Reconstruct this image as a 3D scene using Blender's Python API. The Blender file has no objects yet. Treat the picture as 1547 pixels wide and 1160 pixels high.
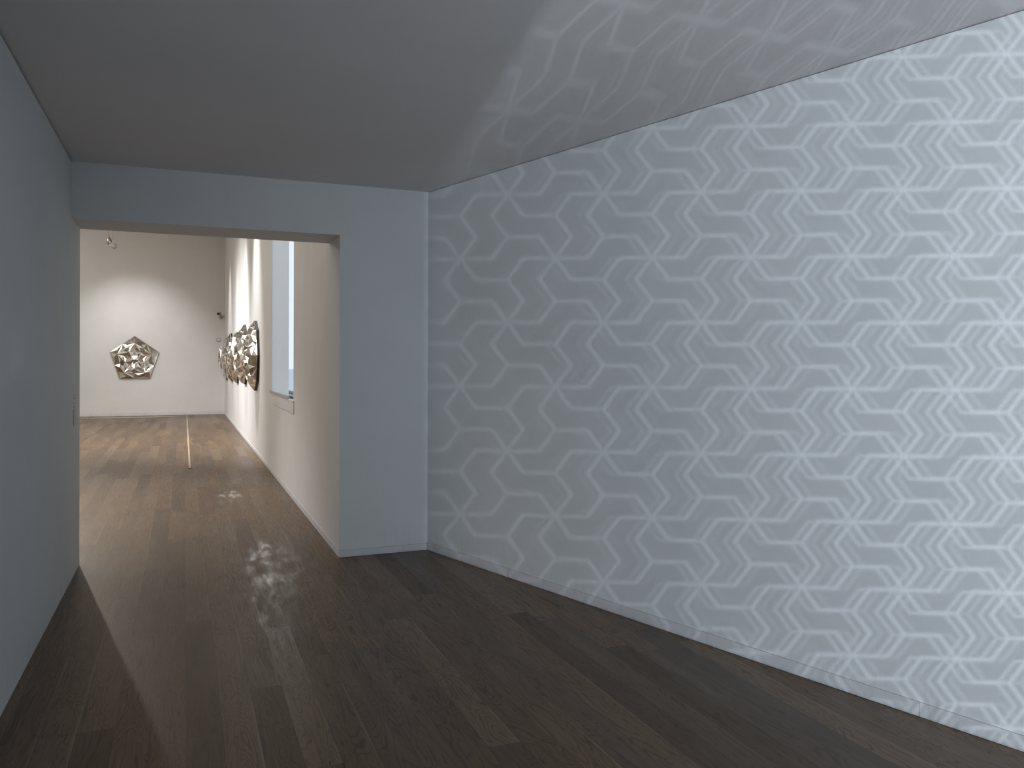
import bpy, bmesh, math, random
from mathutils import Vector, Matrix
R = math.radians
scene = bpy.context.scene
col = scene.collection
random.seed(7)

# ------------------------------------------------------------------ measured plan (metres)
H = 3.0                      # ceiling of the front room
HF = 6.2                     # ceiling of the gallery beyond
XL, XJ = -0.745, 1.159       # left wall plane, jamb / right gallery wall plane
Y0, TH = 6.502, 0.504        # end wall front plane, its thickness
YF = 26.2                    # far wall plane
XB = 1.8926                  # corner end wall / patterned wall
ANG = 1.2866                 # patterned wall runs (cos, -sin) from the corner
HL = 2.594                   # opening height
CAMH = 1.5594

# ------------------------------------------------------------------ helpers
def link(o, parent=None):
    col.objects.link(o)
    if parent: o.parent = parent
    return o

def obj(name, bm, mat, parent=None, smooth=False):
    me = bpy.data.meshes.new(name)
    bmesh.ops.recalc_face_normals(bm, faces=bm.faces)
    bm.to_mesh(me); bm.free()
    if smooth:
        for p in me.polygons: p.use_smooth = True
    mats = mat if isinstance(mat, (list, tuple)) else [mat]
    for m in mats: me.materials.append(m)
    return link(bpy.data.objects.new(name, me), parent)

def tag(o, label, cat, group=None):
    o['label'] = label; o['category'] = cat
    if group: o['group'] = group
    return o

def struct(name, bm, mat, parent=None):
    o = obj(name, bm, mat, parent)
    if parent is None: o['kind'] = 'structure'
    return o

def empty(name, loc, rot=(0, 0, 0)):
    o = bpy.data.objects.new(name, None)
    o.location = loc; o.rotation_euler = rot; o.empty_display_size = 0.1
    return link(o)

def box(bm, x0, y0, z0, x1, y1, z1, mi=0):
    vs = [bm.verts.new((x, y, z)) for x in (x0, x1) for y in (y0, y1) for z in (z0, z1)]
    for f in ((0, 1, 3, 2), (4, 6, 7, 5), (0, 4, 5, 1), (2, 3, 7, 6), (0, 2, 6, 4), (1, 5, 7, 3)):
        fc = bm.faces.new([vs[i] for i in f]); fc.material_index = mi
    return vs

def prism(bm, pts, z0, z1):
    a = [bm.verts.new((x, y, z0)) for x, y in pts]
    b = [bm.verts.new((x, y, z1)) for x, y in pts]
    n = len(pts)
    bm.faces.new(a[::-1]); bm.faces.new(b)
    for i in range(n):
        bm.faces.new((a[i], a[(i + 1) % n], b[(i + 1) % n], b[i]))

def tube(bm, p0, p1, r0, r1=None, n=20):
    r1 = r0 if r1 is None else r1
    p0, p1 = Vector(p0), Vector(p1)
    d = (p1 - p0).normalized()
    a = d.orthogonal().normalized(); b = d.cross(a)
    A = [bm.verts.new(p0 + (a * math.cos(t) + b * math.sin(t)) * r0) for t in [2 * math.pi * i / n for i in range(n)]]
    B = [bm.verts.new(p1 + (a * math.cos(t) + b * math.sin(t)) * r1) for t in [2 * math.pi * i / n for i in range(n)]]
    for i in range(n): bm.faces.new((A[i], A[(i + 1) % n], B[(i + 1) % n], B[i]))
    bm.faces.new(A[::-1]); bm.faces.new(B)

# ------------------------------------------------------------------ node helper
class NT:
    def __init__(s, nt): s.nt = nt; s.n = nt.nodes; s.l = nt.links
    def put(s, sock, v):
        if isinstance(v, bpy.types.NodeSocket): s.l.new(v, sock)
        elif v is not None: sock.default_value = v
    def m(s, op, a, b=None, c=None, clamp=False):
        n = s.n.new('ShaderNodeMath'); n.operation = op; n.use_clamp = clamp
        s.put(n.inputs[0], a)
        if b is not None: s.put(n.inputs[1], b)
        if c is not None: s.put(n.inputs[2], c)
        return n.outputs[0]
    def smooth(s, v, lo, hi):
        n = s.n.new('ShaderNodeMapRange'); n.interpolation_type = 'SMOOTHSTEP'
        s.put(n.inputs[0], v); n.inputs[1].default_value = lo; n.inputs[2].default_value = hi
        n.inputs[3].default_value = 0; n.inputs[4].default_value = 1
        return n.outputs[0]
    def rng(s, v, lo, hi, a, b):
        n = s.n.new('ShaderNodeMapRange')
        s.put(n.inputs[0], v)
        for i, q in zip((1, 2, 3, 4), (lo, hi, a, b)): n.inputs[i].default_value = q
        return n.outputs[0]
    def sep(s, v):
        n = s.n.new('ShaderNodeSeparateXYZ'); s.put(n.inputs[0], v); return n.outputs
    def comb(s, x=0., y=0., z=0.):
        n = s.n.new('ShaderNodeCombineXYZ')
        for i, q in enumerate((x, y, z)): s.put(n.inputs[i], q)
        return n.outputs[0]
    def noise(s, vec, scale, detail=4, rough=.5, dist=0.):
        n = s.n.new('ShaderNodeTexNoise'); s.put(n.inputs['Vector'], vec)
        n.inputs['Scale'].default_value = scale; n.inputs['Detail'].default_value = detail
        n.inputs['Roughness'].default_value = rough; n.inputs['Distortion'].default_value = dist
        return n.outputs[0]
    def white(s, vec):
        n = s.n.new('ShaderNodeTexWhiteNoise'); n.noise_dimensions = '3D'; s.put(n.inputs['Vector'], vec)
        return n.outputs
    def mix(s, f, a, b, mode='MIX'):
        n = s.n.new('ShaderNodeMix'); n.data_type = 'RGBA'; n.blend_type = mode
        s.put(n.inputs[0], f); s.put(n.inputs[6], a); s.put(n.inputs[7], b)
        return n.outputs[2]
    def ramp(s, f, stops):
        n = s.n.new('ShaderNodeValToRGB'); s.put(n.inputs[0], f)
        cr = n.color_ramp
        while len(cr.elements) < len(stops): cr.elements.new(.5)
        for e, (p, c) in zip(cr.elements, stops): e.position = p; e.color = c
        return n.outputs[0]
    def pos(s):
        return s.n.new('ShaderNodeNewGeometry').outputs['Position']
    def bump(s, h, strength, dist=.01):
        n = s.n.new('ShaderNodeBump'); n.inputs['Strength'].default_value = strength
        n.inputs['Distance'].default_value = dist; s.put(n.inputs['Height'], h)
        return n.outputs[0]

def material(name, color=(.8, .8, .8), rough=.6, metal=0., spec=.5):
    m = bpy.data.materials.new(name); m.use_nodes = True
    b = m.node_tree.nodes['Principled BSDF']
    b.inputs['Base Color'].default_value = (*color, 1)
    b.inputs['Roughness'].default_value = rough
    b.inputs['Metallic'].default_value = metal
    b.inputs['Specular IOR Level'].default_value = spec
    return m, NT(m.node_tree), b

def paint(name, color, var=.03, rough=.75, scuff=False):
    m, t, b = material(name, color, rough, spec=.25)
    P = t.pos()
    n1 = t.noise(P, 1.3, 4, .6)
    n2 = t.noise(P, 90, 2, .5)
    c0 = tuple(max(0, c * (1 - var)) for c in color) + (1,)
    c1 = tuple(min(1, c * (1 + var)) for c in color) + (1,)
    c = t.mix(t.rng(n1, .3, .7, 0, 1), c0, c1)
    if scuff:                                  # rubbed marks low on the wall
        x, y, z = t.sep(P)
        low = t.rng(z, .0, .35, 1, 0)
        low = t.m('MULTIPLY', low, low)
        st = t.noise(t.comb(t.m('MULTIPLY', x, 9), t.m('MULTIPLY', y, 9), t.m('MULTIPLY', z, 2.5)), 1.6, 6, .7, .6)
        f = t.m('MULTIPLY', low, t.smooth(st, .52, .7), clamp=True)
        c = t.mix(t.m('MULTIPLY', f, .35), c, (.33, .33, .34, 1))
    t.put(b.inputs['Base Color'], c)
    t.put(b.inputs['Normal'], t.bump(n2, .04, .003))
    return m

M_wall = paint('white_wall_paint', (.77, .775, .77))
M_wall_s = paint('white_wall_paint_scuffed', (.77, .775, .77), scuff=True)
M_wall_left = paint('left_wall_paint_cool_bounce', (.69, .72, .74), scuff=True)  # bluish tint puts the cool bounced light into the colour; scuffs are wear
M_gal = paint('gallery_wall_paint', (.78, .77, .75))
M_ceil = paint('ceiling_paint', (.77, .735, .725))
M_ceil2 = paint('gallery_ceiling_paint', (.7, .66, .6))
M_trim = paint('baseboard_paint', (.72, .715, .72), .06, .5, scuff=True)
M_dark, _, _ = material('shadow_gap', (.012, .012, .014), .9)
M_black, _, _ = material('black_backing', (.015, .014, .013), .5)
M_white, _, _ = material('white_lacquer', (.78, .77, .74), .4)
M_grey, _, _ = material('grey_plastic', (.35, .34, .32), .45)
M_metal, _, _ = material('brushed_metal', (.55, .53, .5), .28, 1.)
M_brass, _, _ = material('pale_wood_strip', (.42, .33, .21), .45)
M_darkwood, _, _ = material('dark_slot', (.055, .035, .02), .7)

# ---- oak floor
def floor_mat():
    m, t, b = material('oak_plank_floor', rough=.4)
    x, y, z = t.sep(t.pos())
    W = .142
    xs = t.m('DIVIDE', t.m('ADD', x, 40.03), W)
    row = t.m('FLOOR', xs)
    fx = t.m('FRACT', xs)
    rr = t.white(t.comb(row, 3.1, 7.7))[0]
    L = t.rng(rr, 0, 1, 1.5, 2.3)
    ys = t.m('DIVIDE', t.m('ADD', t.m('ADD', y, 60), t.m('MULTIPLY', rr, 17.3)), L)
    pl = t.m('FLOOR', ys); fy = t.m('FRACT', ys)
    rnd = t.white(t.comb(row, pl, 1.3))
    r1 = rnd[0]; rs = t.sep(rnd[1])
    r2, r3 = rs[0], rs[1]
    # grain: stretched noise, each plank its own offset
    gx = t.m('ADD', t.m('MULTIPLY', x, 1.), t.m('MULTIPLY', r2, 31))
    gy = t.m('ADD', y, t.m('MULTIPLY', r3, 57))
    gv = t.comb(t.m('MULTIPLY', gx, 60), t.m('MULTIPLY', gy, 2.4), 0.)
    fine = t.noise(gv, 1.5, 5, .65, .3)
    # cathedral figure
    fig = t.noise(t.comb(t.m('MULTIPLY', gx, 7.5), t.m('MULTIPLY', gy, 1.15), 0.), 1.1, 2, .5, .8)
    rings = t.m('FRACT', t.m('MULTIPLY', fig, 17.))
    rings = t.m('ABSOLUTE', t.m('SUBTRACT', rings, .5))
    ringd = t.smooth(rings, .03, .2)          # 0 at the dark ring line
    blot = t.noise(t.comb(t.m('MULTIPLY', gx, 9), t.m('MULTIPLY', gy, 1.2), 4.), 1., 3, .6)
    base = t.ramp(r1, [(0, (.088, .048, .022, 1)), (.25, (.125, .072, .034, 1)), (.5, (.168, .102, .050, 1)), (.75, (.142, .084, .042, 1)), (1, (.215, .134, .066, 1))])
    c = t.mix(t.rng(fine, .3, .7, 0, .55), base, (.085, .052, .030, 1))
    c = t.mix(t.m('MULTIPLY', t.m('SUBTRACT', 1, ringd), .68), c, (.04, .023, .012, 1))
    c = t.mix(t.rng(blot, .5, .8, 0, .35), c, (.24, .175, .115, 1))
    # sapwood edge: pale streak along some planks
    sap = t.m('MULTIPLY', t.smooth(fx, .86, .99), t.smooth(r2, .55, .75))
    sap = t.m('MULTIPLY', sap, t.smooth(t.noise(t.comb(row, gy, 2.), 1.1, 2), .42, .6))
    c = t.mix(t.m('MULTIPLY', sap, .5), c, (.30, .22, .155, 1))
    # joints
    ex = t.m('MULTIPLY', t.m('MINIMUM', fx, t.m('SUBTRACT', 1, fx)), W)
    ey = t.m('MULTIPLY', t.m('MINIMUM', fy, t.m('SUBTRACT', 1, fy)), L)
    e = t.m('MINIMUM', ex, ey)
    joint = t.smooth(e, .0005, .0022)
    c = t.mix(t.m('MULTIPLY', t.m('SUBTRACT', 1, joint), .75), c, (.016, .011, .008, 1))
    t.put(b.inputs['Base Color'], c)
    rg = t.rng(fine, .3, .7, .30, .46)
    rg = t.m('ADD', rg, t.rng(r3, 0, 1, -.05, .06))
    t.put(b.inputs['Roughness'], rg)
    b.inputs['Specular IOR Level'].default_value = .48
    hgt = t.m('ADD', t.m('MULTIPLY', fine, -.25), t.m('MULTIPLY', ringd, .3))
    t.put(b.inputs['Normal'], t.bump(hgt, .3, .0008))
    return m
M_floor = floor_mat()

# ------------------------------------------------------------------ the shell
u = Vector((math.cos(ANG), -math.sin(ANG)))        # along the patterned wall, towards the camera
nrm = Vector((math.sin(ANG), math.cos(ANG)))       # out of the room
def pw(s, d=0.):                                   # point on the patterned wall: s along, d outwards
    return (XB + u.x * s + nrm.x * d, Y0 + u.y * s + nrm.y * d)

bm = bmesh.new(); box(bm, -9, -6, -.2, 7, YF + .4, 0); struct('floor', bm, M_floor)
bm = bmesh.new(); box(bm, XL - .4, -6, H, 7, Y0 + .02, H + .2); struct('ceiling', bm, M_ceil)
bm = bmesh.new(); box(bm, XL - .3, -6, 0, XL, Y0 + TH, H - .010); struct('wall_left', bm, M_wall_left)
bm = bmesh.new(); box(bm, XL - .3, -6, H - .012, XL - .012, Y0, H + .001); struct('shadow_gap_bar_left', bm, M_dark)  # black bar in the ceiling gap, its colour painting the shade there
# end wall with the wide opening: header, right part, and the part left of the passage
bm = bmesh.new()
box(bm, XL, Y0, HL, XJ, Y0 + TH, HF + .1)
box(bm, XJ, Y0, 0, XB + .8, Y0 + TH, HF + .1)
box(bm, -9, Y0 + .004, 0, XL - .3, Y0 + TH, HF + .1)
box(bm, XL - .3, Y0 + .004, H, XL, Y0 + TH, HF + .1)
struct('wall_end', bm, M_wall_s)
bm = bmesh.new(); prism(bm, [pw(-.0), pw(11.4), pw(11.4, .3), pw(-.0, .3)], 0, H - .004); struct('wall_right', bm, M_wall_s)
bm = bmesh.new(); prism(bm, [pw(0, .006), pw(11.4, .006), pw(11.4, .3), pw(0, .3)], H - .006, H + .001); struct('shadow_gap_bar_right', bm, M_dark)  # same along the right wall: shade of the gap painted as a black bar
bm = bmesh.new(); box(bm, XL - .3, -4.6, 0, 7, -4.3, H); struct('wall_back', bm, M_wall)
# baseboards: flush boards with a fine joint above
bm = bmesh.new(); s = 0.0
for ln in (1.9, 2.15, 2.0, 2.4, 2.6):
    e = s + ln - .002
    prism(bm, [pw(s + .001, -.006), pw(e, -.006), pw(e, .01), pw(s + .001, .01)], .002, .064); s += ln
struct('baseboard_right', bm, M_trim)
bm = bmesh.new(); prism(bm, [pw(0, -.0008), pw(11, -.0008), pw(11, .01), pw(0, .01)], .064, .0665); struct('trim_3', bm, M_grey)
bm = bmesh.new(); box(bm, XJ - .004, Y0 - .006, .002, XB - .007, Y0 + .01, .055); struct('baseboard_end', bm, M_trim)
bm = bmesh.new(); box(bm, XJ, Y0 - .001, .055, XB - .002, Y0 + .01, .0572); struct('trim_4', bm, M_grey)

# gallery beyond
WY0, WY1, WZ0, WZ1 = 9.44, 11.86, 1.135, 4.9      # window opening
bm = bmesh.new()
WT = .20
box(bm, XJ, Y0 + TH, 0, XJ + WT, WY0, HF)
box(bm, XJ, WY1, 0, XJ + WT, YF, HF)
box(bm, XJ, WY0, 0, XJ + WT, WY1, WZ0)
box(bm, XJ, WY0, WZ1, XJ + WT, WY1, HF)
struct('wall_gallery_right', bm, M_gal)
bm = bmesh.new(); box(bm, -9, YF, 0, XJ + WT, YF + .3, HF); struct('wall_far', bm, M_gal)
bm = bmesh.new(); box(bm, -9.2, Y0, 0, -9, YF + .3, HF); struct('wall_gallery_left', bm, M_gal)
bm = bmesh.new(); box(bm, -9.2, Y0 + TH, HF, XJ + WT, YF + .3, HF + .2); struct('ceiling_gallery', bm, M_ceil2)
bm = bmesh.new(); box(bm, -9, YF - .008, .002, XJ, YF + .01, .10); struct('baseboard_far', bm, M_trim)
bm = bmesh.new(); box(bm, XJ - .004, Y0 + .01, .002, XJ + .01, YF - .01, .06); struct('baseboard_gallery', bm, M_trim)
# pale wooden strips let into the gallery floor, each with a dark slot
bm = bmesh.new(); box(bm, .07, 12.84, -.01, .098, 25.9, .006, 0); box(bm, .098, 12.84, -.01, .104, 25.9, .003, 1)
box(bm, .06, 12.76, -.01, .112, 12.84, .005, 1); struct('trim_5', bm, [M_brass, M_darkwood])
bm = bmesh.new(); box(bm, -2.75, 25.10, -.01, -.25, 25.16, .004, 1); box(bm, -2.75, 25.16, -.01, -.25, 25.55, .003, 0)
struct('trim_6', bm, [M_brass, M_darkwood])

# ------------------------------------------------------------------ window, blind, outdoors
win = empty('window_1', (XJ, (WY0 + WY1) / 2, WZ0)); win['kind'] = 'structure'
def wl(bm, x0, y0, z0, x1, y1, z1, mi=0):          # box in window coordinates
    o = win.location
    box(bm, x0 - o.x, y0 - o.y, z0 - o.z, x1 - o.x, y1 - o.y, z1 - o.z, mi)
M_glass = bpy.data.materials.new('window_glass'); M_glass.use_nodes = True
_n = M_glass.node_tree; _n.nodes.clear()
o_ = _n.nodes.new('ShaderNodeOutputMaterial'); mx = _n.nodes.new('ShaderNodeMixShader')
tr = _n.nodes.new('ShaderNodeBsdfTransparent'); gl = _n.nodes.new('ShaderNodeBsdfGlossy')
tr.inputs[0].default_value = (.93, .97, 1, 1); gl.inputs['Roughness'].default_value = .02
mx.inputs[0].default_value = .06
_n.links.new(tr.outputs[0], mx.inputs[1]); _n.links.new(gl.outputs[0], mx.inputs[2]); _n.links.new(mx.outputs[0], o_.inputs[0])
bm = bmesh.new(); wl(bm, XJ + .045, WY0, WZ0 + .03, XJ + .053, WY1, WZ1); obj('pane', bm, M_glass, win)
bm = bmesh.new()
wl(bm, XJ + .035, WY0, WZ0, XJ + .075, WY1, WZ0 + .03); wl(bm, XJ + .035, WY0, WZ1 - .04, XJ + .075, WY1, WZ1)
wl(bm, XJ + .035, WY1 - .04, WZ0, XJ + .075, WY1, WZ1)
M_frame, _, _ = material('dark_blue_frame', (.06, .09, .14), .4)
obj('frame', bm, M_frame, win)
bm = bmesh.new(); wl(bm, XJ - .012, 9.36, .99, XJ + .0, 11.76, 1.125)
obj('apron_board', bm, M_white, win)
bm = bmesh.new(); wl(bm, XJ - .016, 9.36, 1.119, XJ + .035, 11.9, 1.137)
obj('sill', bm, M_white, win)

M_blind = bpy.data.materials.new('translucent_blind'); M_blind.use_nodes = True
t = NT(M_blind.node_tree); t.n.clear()
o_ = t.n.new('ShaderNodeOutputMaterial'); mx = t.n.new('ShaderNodeMixShader')
df = t.n.new('ShaderNodeBsdfDiffuse'); tl = t.n.new('ShaderNodeBsdfTranslucent')
cc = t.mix(t.rng(t.noise(t.comb(0, t.m('MULTIPLY', t.sep(t.pos())[1], 30), 0), 1, 3), .3, .7, 0, 1), (.83, .80, .77, 1), (.90, .87, .84, 1))
t.put(df.inputs[0], cc); t.put(tl.inputs[0], cc); mx.inputs[0].default_value = .82
t.l.new(df.outputs[0], mx.inputs[1]); t.l.new(tl.outputs[0], mx.inputs[2]); t.l.new(mx.outputs[0], o_.inputs[0])
M_lampless, _, _ = material('blind_rail', (.52, .50, .47), .5)
blind = empty('roller_blind', (XJ - .01, 10.8, 1.141))
tag(blind, 'pale grey translucent roller blind drawn down over the tall gallery window', 'blind')
bm = bmesh.new()
N = 60; BY0, BY1 = 9.80 - 10.8, 11.86 - 10.8
prev = None
for i in range(N + 1):
    y = BY0 + (BY1 - BY0) * i / N
    dx = .0025 * math.sin(i * 1.9) + .0015 * math.sin(i * .7)
    a = bm.verts.new((dx, y, .02)); b_ = bm.verts.new((dx, y, 3.75))
    if prev: bm.faces.new((prev[0], a, b_, prev[1]))
    prev = (a, b_)
fab = obj('fabric', bm, M_blind, blind, True)
bm = bmesh.new(); box(bm, -.020, BY0 - .01, .004, .008, BY1 + .08, .034); obj('bottom_rail', bm, M_lampless, blind)

M_par, _, _ = material('outdoor_parapet', (.05, .08, .13), .8)
M_out, _, _ = material('outdoor_ground', (.55, .62, .72), .9)
bm = bmesh.new(); box(bm, 3.0, 8, -1.2, 3.25, 60, .66); g = obj('parapet', bm, M_par)
tag(g, 'low dark blue terrace wall outside, behind the narrow strip of bare window glass', 'wall')
bm = bmesh.new(); box(bm, XJ + WT + 1.45, 7.4, -1.4, 300, 400, -1.2); g = obj('ground', bm, M_out); g['kind'] = 'structure'

# ------------------------------------------------------------------ faceted mirror reliefs
def mirror_mat():
    m, t, b = material('cut_mirror_glass', (.86, .86, .82), .10, 1.)
    nt = m.node_tree
    oi = t.n.new('ShaderNodeNewGeometry')
    P = t.n.new('ShaderNodeTexCoord').outputs['Object']
    v = t.n.new('ShaderNodeTexVoronoi'); v.inputs['Scale'].default_value = 16; t.l.new(P, v.inputs['Vector'])
    w = t.sep(v.outputs['Color'])[0]
    t.put(b.inputs['Roughness'], t.rng(w, 0, 1, .05, .14))
    t.put(b.inputs['Base Color'], t.mix(w, (.78, .77, .72, 1), (.93, .93, .91, 1)))
    return m
M_mirror = mirror_mat()

def relief(nsides, Rr, depth, rot, seed, coarse=False):
    """(backing bmesh, mirror bmesh): a polygonal plaque in local x (right), z (up), projecting to -y."""
    rnd = random.Random(seed)
    th = .04
    def edge_r(a):                     # polygon radius at angle a
        k = 2 * math.pi / nsides
        aa = ((a - rot) % k) - k / 2
        return Rr * math.cos(k / 2) / math.cos(aa)
    back = bmesh.new()
    pts = [(Rr * math.cos(rot + 2 * math.pi * i / nsides), Rr * math.sin(rot + 2 * math.pi * i / nsides)) for i in range(nsides)]
    A = [back.verts.new((x, 0, z)) for x, z in pts]; B = [back.verts.new((x, -th, z)) for x, z in pts]
    back.faces.new(A); back.faces.new(B[::-1])
    for i in range(nsides):
        back.faces.new((A[i], A[(i + 1) % nsides], B[(i + 1) % nsides], B[i]))
    # rings of vertices: fraction of edge radius, relief height, count multiple, phase
    mm = bmesh.new()
    m2 = 2 * nsides
    rings = [
        (.15, [.96, .74]),
        (.31, [.66, .98]),
        (.47, [.88, .50]),
        (.64, [.36, .70]),
        (.82, [.44, .12]),
        (1.0, [.0, .0]),
    ]
    if coarse:
        rings = [(.20, [.62, .62]), (.45, [.55, 1.05]), (.70, [.75, .22]), (1.0, [.0, .0])]
    c = mm.verts.new((0, -th - depth * (.96 if coarse else .80), 0))
    rows = []
    for fr, hs in rings:
        row = []
        for i in range(m2):
            a = rot + math.pi * i / nsides
            r = edge_r(a) * fr
            if fr < 1 and i % 2: r *= 1.06
            if coarse and fr == .20:           # flat-sided little pyramid at the centre
                r = Rr * .175 * (1 if i % 2 else math.cos(math.pi / nsides))
            hgt = hs[i % 2] * depth
            row.append(mm.verts.new((r * math.cos(a), -th - .002 - hgt, r * math.sin(a))))
        rows.append(row)
    def tri(a, b_, c_, lift):
        # three cut facets around a raised or sunken centre
        ce = (a.co + b_.co + c_.co) / 3
        ce.y -= lift * depth
        v = mm.verts.new(ce)
        for p, q in ((a, b_), (b_, c_), (c_, a)): mm.faces.new((p, q, v))
    for i in range(m2):
        mm.faces.new((c, rows[0][i], rows[0][(i + 1) % m2]))
    for k in range(len(rows) - 1):
        for i in range(m2):
            a, b_ = rows[k][i], rows[k][(i + 1) % m2]
            d, e = rows[k + 1][i], rows[k + 1][(i + 1) % m2]
            lf = [.10, -.14, .16, -.14, .08][k]
            if (i + k) % 2:
                tri(a, b_, d, lf); tri(b_, e, d, -lf)
            else:
                tri(a, b_, e, -lf); tri(a, e, d, lf)
    return back, mm

def plaque(name, n, Rr, depth, rot, seed, loc, rz, label, group=None, coarse=False):
    e = empty(name, loc, (0, 0, rz))
    tag(e, label, 'wall relief', group)
    bk, mm = relief(n, Rr, depth, rot, seed, coarse)
    obj('backing', bk, M_black, e)
    obj('mirror_facets', mm, M_mirror, e)
    return e

plaque('mirror_relief', 5, .69, .13, R(90), 1, (-1.345, YF - .002, 1.665), 0,
       'five-sided faceted mirror relief alone on the far gallery wall', coarse=True)
GR = 'mirror reliefs in a row on the gallery side wall'
CZ = 1.69
for n, y, z, Rr, rot, lb in (
    (8, 14.42, CZ, .60, 90, 'nearest eight-sided faceted mirror relief in the row, beside the blind'),
    (7, 17.05, CZ + .02, .63, 90, 'seven-sided faceted mirror relief, second nearest in the row on the side wall'),
    (6, 19.65, CZ, .67, 60, 'six-sided faceted mirror relief with flat top, middle of the row of five'),
    (5, 22.0, CZ - .03, .68, 90, 'five-sided faceted mirror relief in the row, just before the farthest square one'),
    (4, 24.9, CZ, .85, 45, 'four-sided faceted mirror relief, farthest in the row and nearest the corner')):
    plaque('mirror_relief', n, Rr, .19, R(rot), n, (XJ - .002, y, z), R(-90), lb, GR)

# ------------------------------------------------------------------ small fittings
# spot lamp hanging from the gallery ceiling
lp = Vector((-1.80, 23.4, 4.67))
lamp = empty('spotlight', lp)
tag(lamp, 'small silver spotlight hanging from a thin rod above the pentagonal mirror relief', 'spotlight')
bm = bmesh.new(); tube(bm, (-.10, 0, HF - lp.z), (-.02, 0, .14), .009, n=10); obj('rod', bm, M_metal, lamp)
bm = bmesh.new(); tube(bm, (.05, 0, HF - lp.z), (.05, 0, .12), .003, n=8); obj('cable', bm, M_grey, lamp)
bm = bmesh.new(); bmesh.ops.create_uvsphere(bm, u_segments=24, v_segments=16, radius=.075)
for v in bm.verts: v.co.z = v.co.z * 1.35 + .07; v.co.x = v.co.x * .9 - .02
obj('gearbox', bm, M_metal, lamp, True)
M_lampw, _, _ = material('lamp_housing', (.75, .74, .71), .3)
bm = bmesh.new(); tube(bm, (.0, -.03, -.01), (.10, .06, -.05), .045, .075, 24); obj('housing', bm, M_lampw, lamp, True)
bm = bmesh.new(); tube(bm, (.10, .06, -.05), (.112, .071, -.055), .078, .076, 24); obj('rim', bm, M_grey, lamp)

M_card2, _, _ = material('cream_plastic', (.5, .45, .38), .5)
# camera and sensor box by the far corner
sc_ = empty('security_camera', (.985, YF, 3.03))
tag(sc_, 'small dark security camera on the far wall, above the pale square box', 'camera')
bm = bmesh.new(); tube(bm, (.05, -.002, -.06), (.05, -.05, -.06), .06, .05, 20); obj('mount', bm, M_card2, sc_, True)
bm = bmesh.new(); tube(bm, (.05, -.04, -.05), (.03, -.13, .03), .016, n=10); obj('arm', bm, M_grey, sc_)
bm = bmesh.new(); box(bm, -.035, -.24, .0, .055, -.09, .075); bmesh.ops.bevel(bm, geom=bm.edges[:], offset=.008, segments=2, affect='EDGES'); obj('body', bm, M_grey, sc_)
bm = bmesh.new(); tube(bm, (-.02, -.23, .03), (-.03, -.29, .02), .04, .034, 18); obj('lens', bm, M_black, sc_)
bx = empty('wall_switch_box', (.98, YF, 2.28))
tag(bx, 'pale square wall box below the security camera near the far corner', 'switch box')
bm = bmesh.new(); box(bm, -.055, -.022, -.055, .055, 0, .055); bmesh.ops.bevel(bm, geom=bm.edges[:], offset=.005, segments=2, affect='EDGES'); obj('housing', bm, M_grey, bx)
bm = bmesh.new(); box(bm, -.040, -.030, -.040, .040, -.020, .040); bmesh.ops.bevel(bm, geom=bm.edges[:], offset=.004, segments=2, affect='EDGES'); obj('cover', bm, M_white, bx)

# caption on the left wall by the opening: small card and faint lettering above
M_card = paint('caption_card', (.66, .665, .65), .01)
card = empty('wall_label', (XL, 6.66, 1.10))
tag(card, 'slim pale caption card on the left wall just beside the opening', 'label')
bm = bmesh.new(); box(bm, .0002, -.05, 0, .0045, .09, .12); obj('card', bm, M_card, card)
bm = bmesh.new(); box(bm, .0002, -.054, 0, .0048, -.05, .12); obj('edge', bm, M_grey, card)
M_ink, _, _ = material('grey_lettering', (.42, .42, .41), .8)
rr = random.Random(3)
let = empty('wall_lettering', (XL, 6.66, 1.10))
tag(let, 'faint small grey lettering on the left wall, above the caption card', 'lettering')
for zz, n in ((.215, 5), (.195, 9), (.155, 5), (.132, 9)):
    txt = bmesh.new(); yy = -.05
    for k in range(n):
        w_ = .006 + rr.random() * .008
        box(txt, .0001, yy, zz, .0009, yy + w_, zz + .010); yy += w_ + .001
    obj('text_line', txt, M_ink, let)

# ------------------------------------------------------------------ lights
def spot(name, loc, target, power, size, blend, color, radius=.05):
    ld = bpy.data.lights.new(name, 'SPOT'); ld.energy = power; ld.spot_size = R(size); ld.spot_blend = blend
    ld.color = color; ld.shadow_soft_size = radius
    o = link(bpy.data.objects.new(name, ld)); o.location = loc
    o.rotation_euler = (Vector(target) - Vector(loc)).to_track_quat('-Z', 'Y').to_euler()
    return o

# the patterned projector behind the camera (lattice lantern)
PC = Vector((0.5095, -2.4199, 1.5568)); pa, pb, pr = -.0384, -.0108, .0015
SX, SY, CI, CJ = 14.1236, 16.6298, -3.5929, -.8413
fw = Vector((math.sin(pa) * math.cos(pb), math.cos(pa) * math.cos(pb), math.sin(pb)))
rt = Vector((math.cos(pa), -math.sin(pa), 0)); up = rt.cross(fw)
def loc_t(P):
    d = Vector(P) - PC
    return d.dot(rt) / d.dot(fw), d.dot(up) / d.dot(fw)
ld = bpy.data.lights.new('pattern_projector', 'SPOT')
ld.energy = 1000; ld.spot_size = R(125); ld.spot_blend = .25; ld.shadow_soft_size = .004
ld.color = (1, 1, 1)
po = link(bpy.data.objects.new('pattern_projector', ld))
po.matrix_world = Matrix.Translation(PC) @ Matrix((rt, up, -fw)).transposed().to_4x4()
ld.use_nodes = True
t = NT(ld.node_tree); t.n.clear()
out = t.n.new('ShaderNodeOutputLight'); em = t.n.new('ShaderNodeEmission'); t.l.new(em.outputs[0], out.inputs[0])
nv = t.sep(t.n.new('ShaderNodeTexCoord').outputs['Normal'])
az = t.m('ABSOLUTE', nv[2])
SGN = 1.
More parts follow.
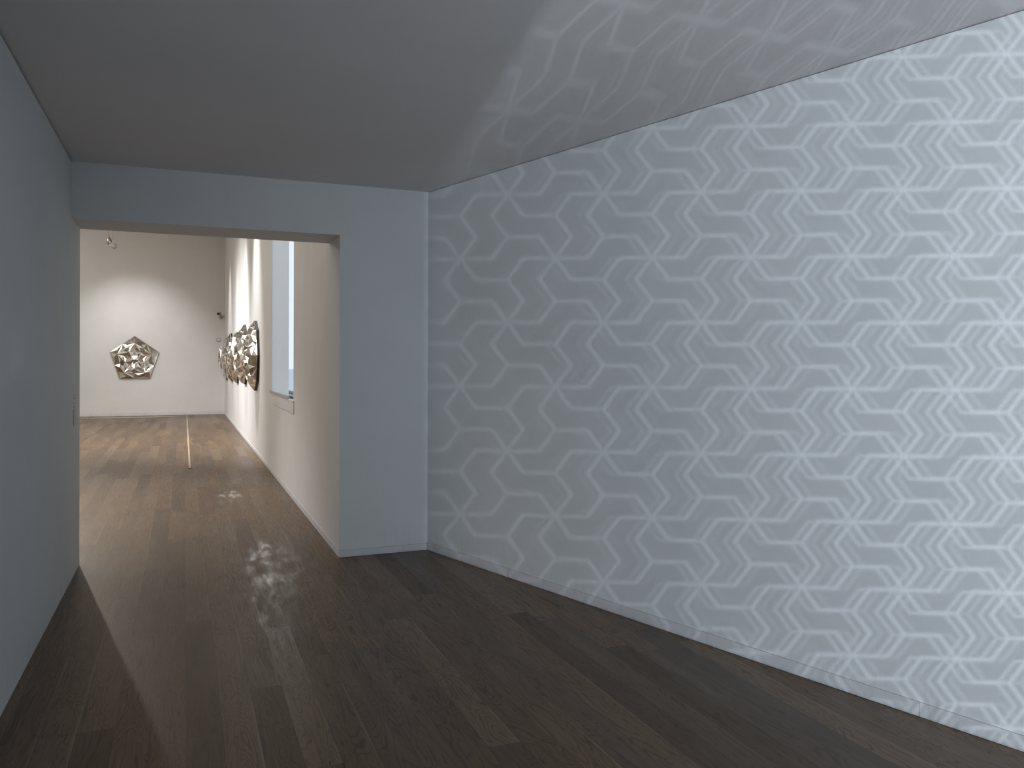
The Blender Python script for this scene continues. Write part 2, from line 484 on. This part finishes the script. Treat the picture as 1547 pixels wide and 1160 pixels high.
tx = t.m('MULTIPLY', t.m('DIVIDE', nv[0], az), SGN); ty = t.m('MULTIPLY', t.m('DIVIDE', nv[1], az), SGN)
cr_, sr_ = math.cos(pr), math.sin(pr)
I = t.m('MULTIPLY_ADD', t.m('SUBTRACT', t.m('MULTIPLY', tx, cr_), t.m('MULTIPLY', ty, sr_)), SX, CI)
J = t.m('MULTIPLY_ADD', t.m('ADD', t.m('MULTIPLY', tx, sr_), t.m('MULTIPLY', ty, cr_)), SY, CJ)
S3 = math.sqrt(3)

def build_group():
    g = bpy.data.node_groups.new('lattice_line', 'ShaderNodeTree')
    for nm in ('x', 'y', 'lo', 'hi'): g.interface.new_socket(nm, in_out='INPUT', socket_type='NodeSocketFloat')
    g.interface.new_socket('v', in_out='OUTPUT', socket_type='NodeSocketFloat')
    q = NT(g); gi = q.n.new('NodeGroupInput'); go = q.n.new('NodeGroupOutput')
    x, y = gi.outputs[0], gi.outputs[1]
    def fm(v, m_): return q.m('FLOORED_MODULO', v, m_)
    ax = q.m('SUBTRACT', fm(q.m('ADD', x, .5), 1.), .5); ay = q.m('SUBTRACT', fm(q.m('ADD', y, S3 / 2), S3), S3 / 2)
    bx_ = q.m('SUBTRACT', fm(x, 1.), .5); by_ = q.m('SUBTRACT', fm(y, S3), S3 / 2)
    da = q.m('ADD', q.m('MULTIPLY', ax, ax), q.m('MULTIPLY', ay, ay))
    db = q.m('ADD', q.m('MULTIPLY', bx_, bx_), q.m('MULTIPLY', by_, by_))
    s_ = q.m('LESS_THAN', da, db)
    qx = q.m('ADD', bx_, q.m('MULTIPLY', s_, q.m('SUBTRACT', ax, bx_)))
    qy = q.m('ADD', by_, q.m('MULTIPLY', s_, q.m('SUBTRACT', ay, by_)))
    r = q.m('SQRT', q.m('MINIMUM', da, db))
    th = q.m('ARCTAN2', qy, qx)
    th = q.m('SUBTRACT', fm(q.m('ADD', th, R(15)), R(60)), R(15))
    px = q.m('MULTIPLY', r, q.m('COSINE', th)); py = q.m('MULTIPLY', r, q.m('SINE', th))
    def seg(x0, y0, dx, dy, L):
        rx = q.m('SUBTRACT', px, x0); ry = q.m('SUBTRACT', py, y0)
        h_ = q.m('ADD', q.m('MULTIPLY', rx, dx), q.m('MULTIPLY', ry, dy))
        h_ = q.m('MINIMUM', q.m('MAXIMUM', h_, 0.), L)
        ex = q.m('SUBTRACT', rx, q.m('MULTIPLY', h_, dx)); ey = q.m('SUBTRACT', ry, q.m('MULTIPLY', h_, dy))
        return q.m('SQRT', q.m('ADD', q.m('MULTIPLY', ex, ex), q.m('MULTIPLY', ey, ey)))
    d = q.m('MINIMUM', seg(0., 0., 1., 0., 1 / 3), seg(1 / 3, 0., .5, S3 / 2, 1 / 3))
    n = q.n.new('ShaderNodeMapRange'); n.interpolation_type = 'SMOOTHSTEP'
    q.put(n.inputs[0], d); q.put(n.inputs[1], gi.outputs[2]); q.put(n.inputs[2], gi.outputs[3])
    n.inputs[3].default_value = 1; n.inputs[4].default_value = 0
    q.l.new(n.outputs[0], go.inputs[0])
    return g
GRP = build_group()
Yh = t.m('MULTIPLY', J, S3 / 2)
def lat(dx, dy, lo, hi):
    n = t.n.new('ShaderNodeGroup'); n.node_tree = GRP
    t.put(n.inputs[0], t.m('ADD', I, dx)); t.put(n.inputs[1], t.m('ADD', Yh, dy))
    n.inputs[2].default_value = lo; n.inputs[3].default_value = hi
    return n.outputs[0]
main = t.m('MULTIPLY', t.m('ADD', lat(0., .015, .002, .043), lat(0., -.015, .002, .043)), .5)
left = lat(t.rng(tx, .18, .6, .088, .112), .008, .0, .042)
right = lat(t.rng(tx, .18, .6, -.08, -.112), -.006, .0, .046)
vm = t.m('MULTIPLY', main, t.rng(tx, .2, .6, .30, .36))
vl = t.m('MULTIPLY', left, t.rng(tx, .2, .55, .04, .25))
vr = t.m('MULTIPLY', right, t.rng(tx, .25, .55, .02, .14))
vx = t.m('MAXIMUM', vm, t.m('MAXIMUM', vl, vr))
vs = t.m('ADD', vm, t.m('ADD', vl, vr))
v = t.m('ADD', t.m('MULTIPLY', vx, .7), t.m('MULTIPLY', vs, .3))
# left shutter edge just at the corner; what spills past it is soft and carries no lattice
txB, _ = loc_t((XB, Y0, 1.5))
edge = t.smooth(tx, txB - .008, txB + .012)
SP = .52
spill = t.m('MULTIPLY', t.rng(tx, txB - .36, txB, 0, 1), SP)
base = t.m('ADD', spill, t.m('MULTIPLY', edge, 1 - SP))
v = t.m('ADD', t.m('MULTIPLY', v, edge), t.m('MULTIPLY', base, .66))
v = t.m('MULTIPLY', v, t.m('MULTIPLY', t.rng(tx, .2, .30, 1.08, .90), t.rng(tx, .34, .5, 1., 1.08)))     # the beam weakens towards its right-hand side
# lower shutter along the foot of the wall
b0 = loc_t((*pw(0), 0)); b1 = loc_t((*pw(4.5), 0))
sl = (b1[1] - b0[1]) / (b1[0] - b0[0])
line = t.m('MINIMUM', t.m('MULTIPLY_ADD', tx, sl, b0[1] - sl * b0[0]), b0[1])
v = t.m('MULTIPLY', v, t.smooth(t.m('SUBTRACT', ty, line), -.006, .004))
em.inputs['Color'].default_value = (.85, .985, 1.12, 1)
t.put(em.inputs['Strength'], v)

# gallery lamps and added fill
WARM = (1, .90, .76); NEUT = (1, 1, 1.01)
spot('gallery_spot', lp + Vector((.13, .09, -.06)), (-1.33, YF, 1.6), 240, 84, 1., NEUT, .04)
for y, pwr, cone in ((14.6, 1150, 46), (17.2, 850, 40), (20.0, 450, 36), (23.2, 600, 44)):
    spot('track_and_fill_spot', (XJ - 1.15, y, HF - .25), (XJ, y, .9), pwr, cone, 1., NEUT, .14)
spot('track_and_fill_spot', (-3.4, 20.6, HF - .3), (.2, 9.0, 0), 560, 50, .8, WARM, .08)
spot('track_and_fill_spot', (-2.6, 17.0, HF - .3), (-.4, 19.0, 0.), 2200, 100, 1., NEUT, .15)  # unseen fill spot added to brighten the gallery floor and lower walls
spot('track_and_fill_spot', (-2.4, 11.5, HF - .3), (-1.1, 9.8, 0.), 1100, 56, 1., NEUT, .15)  # another added fill, unseen, lifting the floor just past the opening
sk = bpy.data.lights.new('gallery_ambient_fill', 'AREA'); sk.shape = 'RECTANGLE'; sk.size = 4.5; sk.size_y = 15; sk.energy = 400; sk.color = (1, .96, .90)  # unseen area light added to raise the gallery's ambient level
o = link(bpy.data.objects.new('gallery_ambient_fill', sk)); o.location = (-5.6, 16.5, HF - .05)

# added spots standing in for lamp light thrown back by the cut mirrors
def wisp(loc, target, power, size, scale, seed):
    o = spot('added_glint_spot', loc, target, power, size, 1., (1, .98, .95), .01)
    o.data.use_nodes = True
    t = NT(o.data.node_tree); t.n.clear()
    out = t.n.new('ShaderNodeOutputLight'); em = t.n.new('ShaderNodeEmission'); t.l.new(em.outputs[0], out.inputs[0])
    n = t.sep(t.n.new('ShaderNodeTexCoord').outputs['Normal'])
    az = t.m('ABSOLUTE', n[2])
    v = t.comb(t.m('MULTIPLY', t.m('DIVIDE', n[0], az), scale), t.m('MULTIPLY', t.m('DIVIDE', n[1], az), scale * 1.3), seed)
    a = t.noise(v, 1.3, 2, .5, 2.2)
    rdg = t.m('SUBTRACT', 1, t.smooth(t.m('ABSOLUTE', t.m('SUBTRACT', a, .5)), .0, .09))
    b = t.smooth(t.noise(v, .8, 2), .42, .70)
    t.put(em.inputs['Strength'], t.m('ADD', t.m('MULTIPLY', t.m('MULTIPLY', rdg, b), 2.2), t.m('MULTIPLY', b, .25)))
    return o
gx = XJ - .3
wisp((gx, 14.4, 1.9), (.66, 6.5, 0), 110, 3.6, 110, 1.3)
wisp((gx, 14.4, 1.5), (.56, 5.5, 0), 60, 3.2, 110, 4.1)
wisp((gx, 17.0, 1.9), (.50, 9.9, 0), 55, 2.6, 110, 7.7)
wisp((gx, 14.4, 1.8), (XL, 4.95, 1.64), 70, 3.4, 110, 2.2)

w = bpy.data.worlds.new('overcast_sky'); scene.world = w; w.use_nodes = True; w.cycles.sampling_method = 'NONE'
bg = w.node_tree.nodes['Background']; bg.inputs[0].default_value = (.91, .955, 1.0, 1); bg.inputs[1].default_value = 1.1

# ------------------------------------------------------------------ camera
F, YAW, ROLL, CY = 1213.15, .3878, -.0029, 549.93
cd = bpy.data.cameras.new('camera'); cam = link(bpy.data.objects.new('camera', cd))
cd.sensor_fit = 'HORIZONTAL'; cd.sensor_width = 36; cd.lens = 36 * F / 1547
cd.shift_y = -(580 - CY) / 1547
cd.clip_start = .05; cd.clip_end = 500
cam.matrix_world = Matrix.Translation((0, 0, CAMH)) @ Matrix.Rotation(-YAW, 4, 'Z') @ Matrix.Rotation(R(90), 4, 'X') @ Matrix.Rotation(-ROLL, 4, 'Z')
scene.camera = cam

scene.view_settings.view_transform = 'Standard'; scene.view_settings.look = 'None'
scene.view_settings.gamma = 1; scene.view_settings.exposure = 0
try: scene.view_settings.use_curve_mapping = False
except Exception: pass
scene.cycles.max_bounces = 6; scene.cycles.diffuse_bounces = 4; scene.cycles.glossy_bounces = 5
scene.cycles.use_denoising = True
